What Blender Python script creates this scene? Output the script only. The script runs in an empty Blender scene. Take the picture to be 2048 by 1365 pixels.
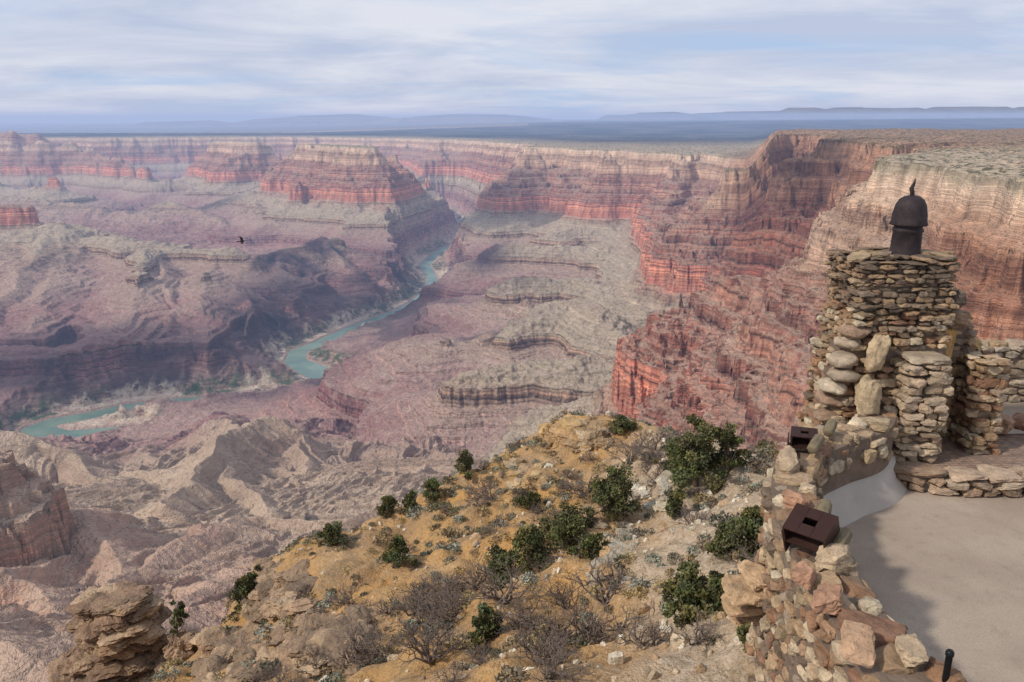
import bpy, bmesh, math, numpy as np, time
from mathutils import Vector, Matrix
T0=time.time()
rng=np.random.default_rng(11)
PITCH=math.radians(15.67); CP=math.cos(PITCH); SP=math.sin(PITCH)
FL=1593.0
def ray(a,b):
    u=(a-1024)/FL; v=(682.5-b)/FL
    return u, CP+v*SP, -SP+v*CP
def G(a,b,z):
    u,dy,dz=ray(a,b); t=z/dz
    return (u*t,dy*t,z)
def T(a,b,y):
    u,dy,dz=ray(a,b); t=y/dy
    return (u*t,y,dz*t)
def s2l(c):
    return tuple(((x/255)/12.92 if x/255<=.04045 else ((x/255+.055)/1.055)**2.4) for x in c)
# ---------------------------------------------------------------- noise
_a=np.linspace(0,2*np.pi,256,endpoint=False); rng.shuffle(_a)
GX=np.cos(_a).astype('f4'); GY=np.sin(_a).astype('f4')
def gnoise(x,y,seed=0):
    xf=np.floor(x); yf=np.floor(y)
    fx=(x-xf).astype('f4'); fy=(y-yf).astype('f4')
    xi=xf.astype(np.int64).astype(np.uint32); yi=yf.astype(np.int64).astype(np.uint32)
    def g(ix,iy,dx,dy):
        h=ix*np.uint32(374761393)+iy*np.uint32(668265263)+np.uint32((seed*974634777)&0xffffffff)
        h=(h^(h>>np.uint32(13)))*np.uint32(1274126177); h=(h^(h>>np.uint32(16)))&np.uint32(255)
        return GX[h]*dx+GY[h]*dy
    one=np.uint32(1)
    ux=fx*fx*fx*(fx*(fx*6-15)+10); uy=fy*fy*fy*(fy*(fy*6-15)+10)
    a=g(xi,yi,fx,fy); b=g(xi+one,yi,fx-1,fy); c=g(xi,yi+one,fx,fy-1); d=g(xi+one,yi+one,fx-1,fy-1)
    return ((a+(b-a)*ux)+((c+(d-c)*ux)-(a+(b-a)*ux))*uy)*1.45
def rid(x,y,wl,seed): return 1-2.6*np.abs(gnoise(x/wl,y/wl,seed))   # ~[-.8,1]
def fbm(x,y,wl,o,seed,gain=.5):
    s=0;a=1
    for i in range(o):
        s=s+a*gnoise(x/wl,y/wl,seed+i*7); wl/=2.07; a*=gain
    return s
# ---------------------------------------------------------------- mesh helper
def mk(name,V,F,mat,tint=None,smooth=True,parent=None,fattr=None):
    V=np.asarray(V,dtype='f4'); F=np.asarray(F,dtype='i4'); k=F.shape[1]
    me=bpy.data.meshes.new(name)
    me.vertices.add(len(V)); me.vertices.foreach_set('co',V.ravel())
    me.loops.add(F.size); me.loops.foreach_set('vertex_index',F.ravel())
    me.polygons.add(len(F)); me.polygons.foreach_set('loop_start',np.arange(0,F.size,k,dtype='i4'))
    me.polygons.foreach_set('use_smooth',np.full(len(F),smooth))
    me.update(calc_edges=True)
    if tint is not None:
        at=me.attributes.new('tint','FLOAT_COLOR','POINT')
        t=np.ones((len(V),4),'f4'); t[:,:3]=tint; at.data.foreach_set('color',t.ravel())
    if fattr:
        for kx,vv in fattr.items():
            at=me.attributes.new(kx,'FLOAT','POINT'); at.data.foreach_set('value',np.asarray(vv,'f4').ravel())
    me.materials.append(mat)
    ob=bpy.data.objects.new(name,me); bpy.context.scene.collection.objects.link(ob)
    if parent: ob.parent=parent
    return ob
def empty(name,loc=(0,0,0)):
    e=bpy.data.objects.new(name,None); bpy.context.scene.collection.objects.link(e); e.empty_display_size=.1
    return e
# ---------------------------------------------------------------- materials
class M:
    def __init__(s,name,rough=.9):
        s.m=bpy.data.materials.new(name); s.m.use_nodes=True; s.nt=s.m.node_tree
        s.b=s.nt.nodes['Principled BSDF']; s.b.inputs['Roughness'].default_value=rough
        s.b.inputs['Specular IOR Level'].default_value=.15
        s.geo=s.n('ShaderNodeNewGeometry')
    def n(s,t,**k):
        x=s.nt.nodes.new(t)
        for a,b in k.items(): setattr(x,a,b)
        return x
    def l(s,a,b): s.nt.links.new(a,b)
    def put(s,inp,v):
        if isinstance(v,(int,float)): inp.default_value=v
        elif isinstance(v,tuple): inp.default_value=(*v,1) if len(v)==3 and inp.type=='RGBA' else v
        else: s.l(v,inp)
    def math(s,op,a,b=0.0,clamp=False):
        x=s.n('ShaderNodeMath',operation=op,use_clamp=clamp); s.put(x.inputs[0],a); s.put(x.inputs[1],b); return x.outputs[0]
    def mix(s,f,a,b,mode='MIX'):
        x=s.n('ShaderNodeMixRGB',blend_type=mode); s.put(x.inputs[0],f); s.put(x.inputs[1],a); s.put(x.inputs[2],b); return x.outputs[0]
    def attr(s,name,o='Fac'):
        x=s.n('ShaderNodeAttribute',attribute_name=name); return x.outputs[o]
    def noise(s,scale,detail=4,rough=.55,vec=None,sc3=None,dist=0):
        v=vec if vec is not None else s.geo.outputs['Position']
        if sc3:
            mp=s.n('ShaderNodeMapping'); mp.inputs['Scale'].default_value=sc3; s.l(v,mp.inputs[0]); v=mp.outputs[0]
        x=s.n('ShaderNodeTexNoise'); x.inputs['Scale'].default_value=scale; x.inputs['Detail'].default_value=detail
        x.inputs['Roughness'].default_value=rough; x.inputs['Distortion'].default_value=dist; s.l(v,x.inputs['Vector']); return x.outputs['Fac']
    def rng(s,v,a,b,c,d):
        x=s.n('ShaderNodeMapRange'); s.put(x.inputs[0],v)
        for i,q in enumerate((a,b,c,d)): x.inputs[i+1].default_value=q
        return x.outputs[0]
    def val(s,v):
        x=s.n('ShaderNodeCombineColor'); 
        for i in range(3): s.l(v,x.inputs[i])
        return x.outputs[0]
    def ramp(s,f,st):
        x=s.n('ShaderNodeValToRGB'); e=x.color_ramp.elements
        while len(e)>1: e.remove(e[0])
        e[0].position=st[0][0]; e[0].color=(*st[0][1],1)
        for p,c in st[1:]:
            q=e.new(p); q.color=(*c,1)
        s.l(f,x.inputs[0]); return x.outputs[0]
    def bump(s,h,dist,strength=1.0):
        x=s.n('ShaderNodeBump'); x.inputs['Distance'].default_value=dist; x.inputs['Strength'].default_value=strength
        s.l(h,x.inputs['Height']); s.l(x.outputs[0],s.b.inputs['Normal'])
    def col(s,c): s.put(s.b.inputs['Base Color'],c); return s.m

def canyon_material():
    m=M('canyon_rock',.95)
    st=m.attr('strata'); tint=m.n('ShaderNodeAttribute',attribute_name='tint'); sp=m.n('ShaderNodeSeparateColor'); m.l(tint.outputs['Color'],sp.inputs[0])
    n1=m.noise(.0022,5)
    s2=m.math('ADD',st,m.rng(n1,.3,.7,-26,26))
    f=m.rng(s2,-1500,100,0,1)
    P=lambda e:(e+1500)/1600
    stops=[(-1480,(172,142,124)),(-1400,(164,122,112)),(-1330,(152,100,94)),(-1290,(132,86,84)),(-1205,(150,106,98)),(-1150,(166,132,118)),
     (-1075,(166,138,118)),(-1060,(136,106,88)),(-1015,(160,130,106)),(-1003,(170,152,126)),(-920,(174,158,132)),(-868,(178,156,130)),(-840,(158,126,102)),(-805,(184,138,112)),
     (-795,(190,116,92)),(-700,(214,138,106)),(-632,(200,124,98)),(-620,(148,94,76)),(-560,(176,114,92)),(-500,(136,88,74)),(-420,(180,128,104)),(-345,(142,96,82)),(-275,(172,126,104)),
     (-262,(198,160,132)),(-180,(208,170,140)),(-165,(158,124,102)),(-150,(192,154,126)),(-105,(154,122,102)),(-95,(202,166,136)),(-20,(220,190,160)),(-4,(178,162,134)),(40,(170,156,128))]
    c=m.ramp(f,[(P(e),s2l(q)) for e,q in stops])
    w=m.n('ShaderNodeTexNoise',noise_dimensions='1D'); w.inputs['Scale'].default_value=1; w.inputs['Detail'].default_value=5; w.inputs['Roughness'].default_value=.8
    m.l(m.math('MULTIPLY',m.math('ADD',st,m.rng(m.noise(.008,3),.3,.7,-9,9)),.055),w.inputs['W'])
    nz=m.n('ShaderNodeSeparateXYZ'); m.l(m.geo.outputs['Normal'],nz.inputs[0]); nz=nz.outputs[2]
    steep=m.rng(nz,.9,.6,0,1)
    band=m.rng(w.outputs['Fac'],.34,.66,.25,1.62)
    band=m.math('ADD',1,m.math('MULTIPLY',m.math('MULTIPLY',m.math('SUBTRACT',band,1),m.rng(nz,.985,.75,.2,1)),m.rng(st,-420,-200,1,.5)))
    c=m.mix(1,c,m.val(band),'MULTIPLY')
    soilc=m.mix(m.rng(st,-1130,-1030,0,1),m.mix(m.rng(n1,.4,.6,0,1),s2l((152,114,108)),s2l((182,156,138))),s2l((182,158,134)))
    soil=m.mix(.5,c,soilc)
    soil=m.mix(m.math('MULTIPLY',m.rng(m.noise(.006,3),.4,.65,0,.5),m.rng(st,-1100,-1000,.2,1)),soil,s2l((170,152,130)))
    c=m.mix(m.math('MULTIPLY',m.math('SUBTRACT',1,steep),.66),c,soil)
    streak=m.rng(m.noise(1,5,.68,sc3=(.022,.022,.0035)),.28,.72,.45,1.48)
    c=m.mix(steep,c,m.mix(1,c,m.val(streak),'MULTIPLY'))
    blot=m.rng(m.noise(.03,4,.72),.5,.64,0,.38)
    c=m.mix(blot,c,s2l((198,176,154)))
    c=m.mix(m.attr('brown_shade'),c,m.mix(1,c,s2l((212,172,152)),'MULTIPLY'))
    n4=m.noise(.004,4)
    c=m.mix(m.math('MULTIPLY',sp.outputs[0],.75),c,m.mix(m.rng(n4,.35,.65,0,1),s2l((164,138,118)),s2l((196,170,144))))
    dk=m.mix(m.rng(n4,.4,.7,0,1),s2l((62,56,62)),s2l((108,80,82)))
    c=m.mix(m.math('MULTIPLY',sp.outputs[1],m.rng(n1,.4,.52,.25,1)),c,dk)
    n02=m.noise(.02,5,.68)
    c=m.mix(m.math('MULTIPLY',sp.outputs[2],m.rng(n02,.42,.55,0,1)),c,m.mix(m.rng(n1,.48,.52,0,1),s2l((78,92,66)),s2l((200,182,158))))
    top=m.math('MULTIPLY',m.rng(st,-16,-5,0,1),m.rng(m.noise(.05,3,.75),.5,.56,0,.9))
    top=m.math('MULTIPLY',top,m.rng(nz,.6,.9,0,1))
    c=m.mix(top,c,s2l((84,82,60)))
    sc=m.math('MULTIPLY',m.rng(m.noise(.09,2,.7),.55,.63,0,.55),m.rng(nz,.5,.8,0,1))
    c=m.mix(m.math('MULTIPLY',sc,m.math('SUBTRACT',1,sp.outputs[1])),c,s2l((106,94,78)))
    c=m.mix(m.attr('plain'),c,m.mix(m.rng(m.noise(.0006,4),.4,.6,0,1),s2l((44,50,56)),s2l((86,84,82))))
    hs_=m.n('ShaderNodeHueSaturation'); hs_.inputs['Saturation'].default_value=.97; hs_.inputs['Value'].default_value=1.03; m.l(c,hs_.inputs['Color']); c=hs_.outputs[0]
    h=m.math('ADD',n02,m.math('MULTIPLY',w.outputs['Fac'],.4))
    m.bump(h,30,1.0)
    return m.col(c)
def stone_material(name='stone',scale=6,bd=.03,rough=.9):
    m=M(name,rough); t=m.attr('tint','Color')
    n1=m.noise(scale,6,.68); n2=m.noise(scale*5,3,.6)
    c=m.mix(1,t,m.val(m.rng(n1,.25,.75,.5,1.45)),'MULTIPLY')
    c=m.mix(m.rng(m.noise(scale*.6,4),.52,.7,0,.5),c,s2l((142,122,100)))
    c=m.mix(m.rng(n2,.56,.72,0,.6),c,s2l((84,74,64)))
    m.bump(m.math('ADD',n1,m.math('MULTIPLY',n2,.3)),bd,1.0)
    return m.col(c)
def plain_material(name,rgb,scale=3,var=.3,bd=.01,rough=.9,metal=0):
    m=M(name,rough); n=m.noise(scale,6,.6)
    c=m.mix(1,s2l(rgb),m.val(m.rng(n,.25,.75,1-var,1+var)),'MULTIPLY')
    m.bump(m.noise(scale*6,4),bd,.6); m.b.inputs['Metallic'].default_value=metal
    return m.col(c)
def leaf_material(name):
    m=M(name,.8); t=m.attr('tint','Color'); c=m.mix(1,t,m.val(m.rng(m.noise(3,3),.3,.7,.6,1.4)),'MULTIPLY'); return m.col(c)
def hillside_material():
    m=M('hillside_soil',.95)
    a=m.noise(.3,6,.65); b=m.noise(3,5,.7)
    oc=m.mix(m.rng(a,.4,.64,0,1),s2l((202,156,96)),s2l((174,142,106)))
    pale=m.mix(m.rng(b,.35,.65,0,1),s2l((212,190,162)),s2l((178,154,126)))
    f=m.math('ADD',m.attr('pale'),m.rng(m.noise(.22,4),.3,.7,-.4,.4),True)
    c=m.mix(f,oc,pale)
    vor=m.n('ShaderNodeTexVoronoi'); vor.inputs['Scale'].default_value=3.2; m.l(m.geo.outputs['Position'],vor.inputs['Vector'])
    c=m.mix(m.math('MULTIPLY',m.rng(vor.outputs['Distance'],.0,.35,.7,0),m.rng(m.noise(.8,3),.45,.6,0,1)),c,s2l((218,202,176)))
    c=m.mix(m.rng(m.noise(7,4,.7),.52,.66,0,.6),c,s2l((112,90,66)))
    c=m.mix(m.rng(m.noise(.9,5,.7),.52,.66,0,.6),c,s2l((132,116,90)))
    m.bump(m.math('ADD',m.noise(2.5,6,.7),m.math('MULTIPLY',m.noise(14,3),.3)),.3,1.0)
    return m.col(c)
MC=canyon_material(); MS=stone_material('rubble_stone',7,.03); MR=stone_material('outcrop_rock',1.3,.25)
ML=leaf_material('foliage'); MW=plain_material('bark',(112,98,84),6,.35,.02)
MH=hillside_material()
MMORT=plain_material('mortar',(116,100,86),5,.3,.03)
MPLAS=plain_material('plaster',(172,162,150),2,.14,.004)
MRUST=plain_material('dark_iron',(58,50,50),8,.45,.015,.6,.4)
MBRN=plain_material('brown_metal',(66,46,40),5,.2,.002,.4,.4)
MBLK=plain_material('black_paint',(26,28,30),5,.2,.001,.35)
# ---------------------------------------------------------------- canyon terrain
ang=np.radians(np.concatenate([np.linspace(-56,-39,36,endpoint=False),np.linspace(-39,39,1450),np.linspace(39,56,36)[1:]]))
def gl(a,b,n): return np.geomspace(a,b,n,endpoint=False)
rad=np.concatenate([gl(60,700,50),gl(700,1600,230),gl(1600,3500,430),gl(3500,7500,430),gl(7500,13000,260),gl(13000,26000,120),np.geomspace(26000,130000,110)])
nr,na=len(rad),len(ang)
def coords(r,a): return (r[:,None]*np.sin(a)[None,:]).astype('f4'),(r[:,None]*np.cos(a)[None,:]).astype('f4')
ci=np.unique(np.r_[0:nr:3,nr-1]); cj=np.unique(np.r_[0:na:3,na-1])
Xc,Yc=coords(rad[ci],ang[cj])
def up(Fc):
    def ax(A,idx,n):
        k=np.clip(np.searchsorted(idx,np.arange(n),side='right')-1,0,len(idx)-2)
        w=((np.arange(n)-idx[k])/(idx[k+1]-idx[k])).astype('f4')
        return A[k]*(1-w)[:,None]+A[k+1]*w[:,None]
    B=ax(Fc,ci,nr); return ax(np.ascontiguousarray(B.T),cj,na).T
def seg(X,Y,a,b):
    vx,vy=b[0]-a[0],b[1]-a[1]; L=vx*vx+vy*vy+1e-6
    t=np.clip(((X-a[0])*vx+(Y-a[1])*vy)/L,0,1)
    return np.hypot(X-a[0]-t*vx,Y-a[1]-t*vy),t
PROF=np.array([(-3000,14),(-5,0),(12,-75),(50,-95),(62,-150),(100,-170),(120,-265),(210,-340),(220,-375),(270,-400),(280,-440),(330,-465),(340,-510),(400,-540),(410,-575),(480,-625),(512,-800),(575,-835),(587,-865),(880,-1005),(896,-1070),(1130,-1160),(1360,-1220),(1385,-1300),(1800,-1390),(3500,-1432),(30000,-1445)],float)
def Ef(s): return np.interp(s,PROF[:,0],PROF[:,1]).astype('f4')
def Einv(z): return float(np.interp(-z,-PROF[:,1],PROF[:,0]))
def ss(x,a,b):
    t=np.clip((x-a)/(b-a),0,1); return t*t*(3-2*t)
def Oy(x,y):
    b=x/np.maximum(y,1)
    o1=np.interp(y,[0,3000,4500,10500,17500,25000],[-85,-100,-290,-330,-420,-430])
    o2=np.interp(y,[0,2000,6300,8500,17500],[-85,-95,-92,-280,-330])
    w=ss(b,.285,.325); o=o1*(1-w)+o2*w
    far=np.interp(b,[-.7,-.45,-.25,.05,.6],[-760,-720,-590,-260,-40])
    w=ss(y,22000,34000)
    return o*(1-w)+far*w
def s_of(p):
    O=float(Oy(p[0],p[1])); e=(p[2]-O)/(1+O/1150); return Einv(min(e,0))
S=np.full(Xc.shape,1e5,'f4')
def poly(pts):
    global S
    d=np.full(Xc.shape,1e9,'f4'); ins=np.zeros(Xc.shape,bool)
    for a,b in zip(pts,pts[1:]+pts[:1]):
        dd,_=seg(Xc,Yc,a,b); d=np.minimum(d,dd)
        if a[1]!=b[1]:
            ins^=((a[1]>Yc)!=(b[1]>Yc))&(Xc<(b[0]-a[0])*(Yc-a[1])/(b[1]-a[1])+a[0])
    S=np.minimum(S,np.where(ins,-d,d))
def ridge(pts,r=0,smin=0):
    global S
    for a,b in zip(pts,pts[1:]):
        d,t=seg(Xc,Yc,a,b); sa,sb=max(s_of(a),smin),max(s_of(b),smin)
        S=np.minimum(S,sa+(sb-sa)*t+np.maximum(d-r,0))
SOFT=np.full(Xc.shape,-5000,'f4')
def soft(pts,k=.3,r=0):
    global SOFT
    for a,b in zip(pts,pts[1:]):
        d,t=seg(Xc,Yc,a,b); SOFT=np.maximum(SOFT,a[2]+(b[2]-a[2])*t-k*np.maximum(d-r,0))
# gullied badland ridges, full resolution
kn=int(np.searchsorted(rad,8000)); Xn,Yn=coords(rad[:kn],ang)
WX=(70*gnoise(Xn/420,Yn/420,501)+34*gnoise(Xn/160,Yn/160,502)+14*gnoise(Xn/65,Yn/65,503)).astype('f4')
WY=(70*gnoise(Xn/420,Yn/420,504)+34*gnoise(Xn/160,Yn/160,505)+14*gnoise(Xn/65,Yn/65,506)).astype('f4')
BAD=np.full(Xn.shape,-5000,'f4'); fid=0
def bad(pts,k=.45,amp=1.,wl=95.,ws=1.):
    global BAD,fid
    cum=0; fid+=1
    pa=np.array(pts); R=1200
    rows=slice(*np.searchsorted(rad,[max(60,np.hypot(pa[:,0],pa[:,1]).min()-R),np.hypot(pa[:,0],pa[:,1]).max()+R]).clip(0,kn))
    sc=ws*min(1,wl/95)
    X_,Y_=Xn[rows]+WX[rows]*sc,Yn[rows]+WY[rows]*sc
    best=np.full(X_.shape,-5000,'f4'); D=np.zeros_like(best); AL=np.zeros_like(best)
    for a,b in zip(pts,pts[1:]):
        d,t=seg(X_,Y_,a,b); L=math.hypot(b[0]-a[0],b[1]-a[1])
        z=a[2]+(b[2]-a[2])*t-k*1.15*d/(1+d/2200)
        al=cum+((X_-a[0])*(b[0]-a[0])+(Y_-a[1])*(b[1]-a[1]))/L
        m=z>best; best=np.where(m,z,best); D=np.where(m,d,D); AL=np.where(m,al,AL); cum+=L
    wx=.5*gnoise(X_/160,Y_/160,fid+50)*wl
    g0=1-2.3*np.abs(gnoise((AL+wx*2)/(wl*2.6),D/(wl*6),100+fid)); g1=1-2.3*np.abs(gnoise((AL+wx*1.4)/wl,D/(wl*3.2),200+fid)); g2=1-2.3*np.abs(gnoise((AL+wx*.7)/(wl*.42),D/(wl*1.3),300+fid)); g3=1-2.3*np.abs(gnoise((AL+wx*.4)/(wl*.17),D/(wl*.5),400+fid))
    A=amp*np.clip(D/150,.15,1)
    best=best-A*(26*(1-g0)*.8+24*(1-g1)*.8+13*(1-g2)*.7)-amp*np.clip(D/60,.4,1)*5.5*(1-g3)*.7+8*amp
    BAD[rows]=np.maximum(BAD[rows],best)
def Q(*p): return [G(*q) for q in p]
poly(Q((1728,320,-92),(1800,330,-90),(1900,346,-87),(2048,360,-84))+[(1500,700),(900,100),(800,-600),(6000,-600),(9000,6000),(4500,5200)]+Q((1900,288,-98),(1840,306,-96)))
poly(Q((1556,263,-92),(1610,268,-92),(1700,284,-98),(1790,292,-98),(1860,290,-98))+[(4500,5000),(6000,6500),(3800,8500),(2900,8000)])
poly(Q((1515,316,-290),(1400,306,-300),(1250,302,-312),(1090,295,-322),(1000,289,-322),(930,280,-370),(850,276,-390),(760,274,-400),(560,273,-410),(350,275,-420),(180,277,-420),(0,277,-420))+[(-60000,30000),(-90000,140000),(120000,140000),(90000,5000),(6000,5500)])
ridge(Q((1732,326,-100),(1700,400,-190),(1640,512,-290),(1560,556,-400),(1420,605,-540),(1305,648,-618)),10)
ridge(Q((1640,512,-290),(1600,620,-470),(1620,740,-590)),30)
ridge(Q((1500,585,-480),(1440,680,-590),(1400,740,-625)),40)
ridge(Q((1325,648,-618),(1350,720,-625),(1420,770,-625)),30)
ridge(Q((1556,270,-100),(1520,330,-260),(1470,400,-430),(1400,480,-640)),30)
ridge(Q((1470,400,-430),(1430,470,-600),(1350,530,-860)),60)
ridge(Q((1640,290,-110),(1590,400,-330),(1540,480,-520)),20)
ridge(Q((1470,400,-430),(1380,430,-640),(1290,470,-880)),40)
ridge(Q((1290,640,-870),(1150,612,-960),(1000,650,-990),(915,655,-1005)),50,680)
ridge(Q((1275,690,-870),(1180,715,-940),(1040,745,-985),(945,765,-1005)),50,680)
ridge(Q((1270,490,-930),(1120,497,-980),(990,498,-1008)),40,680)
ridge(Q((1320,560,-950),(1250,570,-975),(1150,560,-995),(1040,570,-1015)),40,680)
ridge(Q((1090,296,-330),(1040,340,-520),(1010,385,-730),(960,440,-960)))
ridge(Q((1250,303,-330),(1215,350,-520),(1190,400,-740),(1130,460,-980)))
ridge(Q((1400,307,-310),(1370,350,-470),(1340,400,-640),(1280,470,-930)))
ridge(Q((1000,290,-330),(950,340,-640),(930,385,-850)))
ridge(Q((880,280,-400),(880,330,-700),(850,380,-930)))
ridge(Q((620,281,-285),(735,287,-285)),60)
ridge(Q((740,290,-330),(800,345,-640),(860,400,-960)))
ridge(Q((670,290,-330),(670,340,-620),(720,375,-790),(765,405,-860)))
ridge(Q((640,340,-640),(620,370,-800),(590,400,-900)))
ridge(Q((610,286,-330),(570,330,-640),(520,390,-950)))
ridge(Q((435,284,-390),(515,288,-390)),30)
ridge(Q((480,290,-400),(470,335,-760)))
ridge(Q((-80,262,-240),(0,272,-300),(70,274,-320),(130,285,-420),(200,312,-640),(300,343,-810),(420,348,-850),(520,352,-880)))
ridge(Q((-150,330,-700),(0,350,-800),(120,370,-880)))
# western massif
ridge(Q((-150,430,-860),(0,445,-890),(110,452,-930),(200,478,-985),(300,490,-1010),(430,502,-1035),(500,522,-1065)),30)
ridge(Q((110,460,-940),(100,560,-1110),(60,660,-1180)))
ridge(Q((300,490,-1020),(270,600,-1120),(240,690,-1180)))
ridge(Q((430,502,-1040),(400,600,-1140),(420,682,-1190)))
ridge(Q((-100,690,-1180),(100,694,-1180),(250,688,-1185),(350,668,-1185),(430,682,-1195)))
ridge(Q((500,522,-1065),(560,510,-1075),(650,484,-1060),(740,514,-1160),(840,548,-1300)))
ridge(Q((560,510,-1090),(580,600,-1210),(600,660,-1380)))
ridge(Q((-220,915,-540),(-75,955,-600)),20)
ridge([(-120,-80,-60),(30,30,-60),(120,-80,-60)])
soft(Q((110,445,-880),(112,446,-880)),.35,60)
soft(Q((22,256,-185),(24,256,-185)),1.3,20); soft(Q((-40,262,-260),(70,266,-280),(125,280,-420)),.8,40)
# badlands
bad(Q((-150,850,-880),(0,872,-920),(60,886,-955),(130,900,-980),(200,942,-995),(270,968,-1000),(340,1002,-985)),.56)
bad(Q((545,834,-1005),(500,852,-985),(470,872,-960),(430,884,-925),(405,925,-905),(385,962,-895),(350,985,-870),(330,1015,-845)),.52,1.1)
bad(Q((545,834,-1005),(600,862,-1050),(660,905,-1080),(760,960,-1120)),.46)
bad(Q((430,886,-935),(470,930,-945),(520,955,-930),(560,1000,-900)),.48)
bad(Q((400,930,-920),(300,950,-985),(240,935,-1030)),.48)
bad(Q((600,870,-1060),(640,940,-1020),(650,990,-960)),.46)
bad(Q((250,960,-1000),(310,895,-1180),(350,865,-1320)),.42,.9)
bad(Q((470,860,-990),(440,840,-1120),(420,828,-1300)),.45,.8)
bad(Q((400,1058,-800),(460,1040,-840),(520,1044,-850),(620,1050,-835),(700,1042,-850),(880,1022,-870)),.42,.7)
bad(Q((0,1130,-650),(80,1150,-670),(150,1190,-660),(220,1160,-700),(300,1120,-740),(420,1056,-800)),.42,.9,70)
bad(Q((600,1100,-770),(540,1140,-740),(480,1200,-690),(400,1300,-630)),.42,.8,60)
bad(Q((60,1000,-780),(120,1035,-765),(180,1060,-750),(260,1110,-735)),.42,.9,70)
bad(Q((200,1300,-560),(330,1230,-620),(430,1160,-700)),.42,.8,50)
bad(Q((-100,1250,-560),(100,1330,-540),(250,1360,-520)),.45,.7,50)
bad(Q((1250,800,-940),(1130,815,-1010),(1010,850,-1110),(900,880,-1230)),.45)
bad(Q((1250,850,-960),(1100,880,-1080),(980,920,-1190)),.45)
bad(Q((930,775,-1080),(880,800,-1230),(820,815,-1330)),.42,.8)
bad(Q((960,665,-1050),(900,700,-1180),(840,735,-1300),(780,750,-1390)),.42,.9,120)
bad(Q((900,690,-1170),(900,740,-1250),(880,770,-1320)),.42,.8)
bad(Q((1060,600,-1040),(960,640,-1180),(860,665,-1330)),.42,.9,120)
bad(Q((985,520,-1080),(930,560,-1230),(880,600,-1370)),.42,.9,130)
bad(Q((200,700,-1190),(190,740,-1320),(180,790,-1430)),.8,.6)
bad(Q((430,690,-1200),(520,720,-1290),(590,760,-1400)),.5,.8,100)
bad(Q((470,560,-1120),(520,640,-1220),(540,690,-1360)),.45,.9,120)
bad(Q((500,520,-1055),(560,500,-1045),(600,494,-1040),(650,474,-1010),(690,496,-1080),(740,508,-1130),(840,545,-1290)),.48,1.3,130,.8)
bad(Q((650,476,-1020),(700,540,-1170),(770,590,-1350)),.48,1.1,120,.8)
bad(Q((560,500,-1050),(570,570,-1160),(620,640,-1340)),.48,1.1,120,.8)
bad(Q((300,490,-1020),(330,560,-1110),(350,640,-1170)),.3,1,130,.8)
bad(Q((110,455,-930),(30,560,-1080),(-40,640,-1160)),.3,1,130,.8)
soft(Q((0,390,-950),(150,405,-1000),(250,420,-1060),(330,440,-1130)),.34)
soft(Q((330,400,-960),(400,420,-1050),(450,445,-1130)),.36)
soft(Q((500,380,-900),(520,430,-1080),(620,450,-1130),(700,460,-1150)),.34)
def far(pts,R): return [((a-1024)/FL/ (CP+((682.5-b)/FL)*SP)*R, R, -(b-235)/FL*R*.95) for a,b in pts]
soft(far([(60,256),(180,250),(300,244),(420,240),(520,238),(620,231),(700,228),(800,230),(900,228),(1000,229),(1085,236)],62000),.5,900)
soft(far([(1120,233),(1232,233)],50000),.6,300)
soft(far([(1240,230),(1300,225),(1350,224),(1420,226),(1480,223),(1560,222),(1600,216),(1700,215),(1780,217),(1900,214),(2000,214),(2200,215)],64000),.5,1200)
RV=[(880,420,20),(915,445,30),(950,462,40),(905,490,50),(872,507,55),(850,530,60),(864,556,60),(858,582,62),(830,606,62),(790,626,62),(740,642,62),(690,662,62),(640,686,66),(596,702,66),(590,722,75),(628,740,105),(662,754,120),(645,768,85),(600,778,60),(520,786,60),(430,796,60),(340,803,64),(250,814,70),(180,830,70),(110,842,75),(70,856,75),(120,870,80),(200,864,80),(260,852,40)]
RP=[(*G(a,b,-1450)[:2],w) for a,b,w in RV]
DW=np.full(Xc.shape,1e9,'f4')
for a,b in zip(RP,RP[1:]):
    d,t=seg(Xc,Yc,a,b); DW=np.minimum(DW,d-(a[2]+(b[2]-a[2])*t))
S=up(S); SOFT=up(SOFT); DW=up(DW)
X,Y=coords(rad,ang)
bx=X/Y
print('fields',time.time()-T0)
am=np.clip(Y/5000,.42,1.1)
r170=rid(X,Y,170,3); r70=rid(X,Y,70,4)
N=am*(140*rid(X,Y,1100,1)+80*rid(X,Y,450,2)-60)+am*(30*r170+9*r70)*np.clip((900-S)/400,.35,1)+5*rid(X,Y,30,5)-20*am
N=N+np.clip((6500-Y)/2000,0,1)*np.clip((S+60)/60,0,1)*(16*rid(X,Y,52,6)+8*rid(X,Y,20,7)-7)*np.clip((700-S)/200,.3,1)
N=-N
Sn=S+N*np.clip((S+900)/900,0.25,1)
# erosion noise never lifts the benches back up into the big red cliff
lim_=np.interp(S,[-4000,450,620,700,2000,30000],[-4500,60,598,604,1500,29000]).astype('f4')
Sn=np.maximum(Sn,lim_)
E=Ef(Sn)
lm=np.clip((-E-230)/60,0,1)
for hgt,sd in ((27,0.),(11,.37)):
    q=E/hgt+sd+.3*gnoise(X/300,Y/300,77); fr=q-np.floor(q); E=E+hgt*.75*(ss(fr,.28,.72)-fr)*lm*np.clip(.8+.8*gnoise(X/500,Y/500,78),.1,1)
Of=Oy(X,Y).astype('f4')
bench=np.clip((-E-850)/40,0,1)*np.clip((E+1010)/20,0,1)
hE=E+Of*np.clip((E+1150)/1150,0,1.05)+4*gnoise(X/60,Y/60,9)+2*gnoise(X/20,Y/20,10)+16*fbm(X,Y,420,3,91)*np.clip((-Sn)/60,0,1)+bench*(9*rid(X,Y,130,61)+5*rid(X,Y,48,62)-6)
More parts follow.
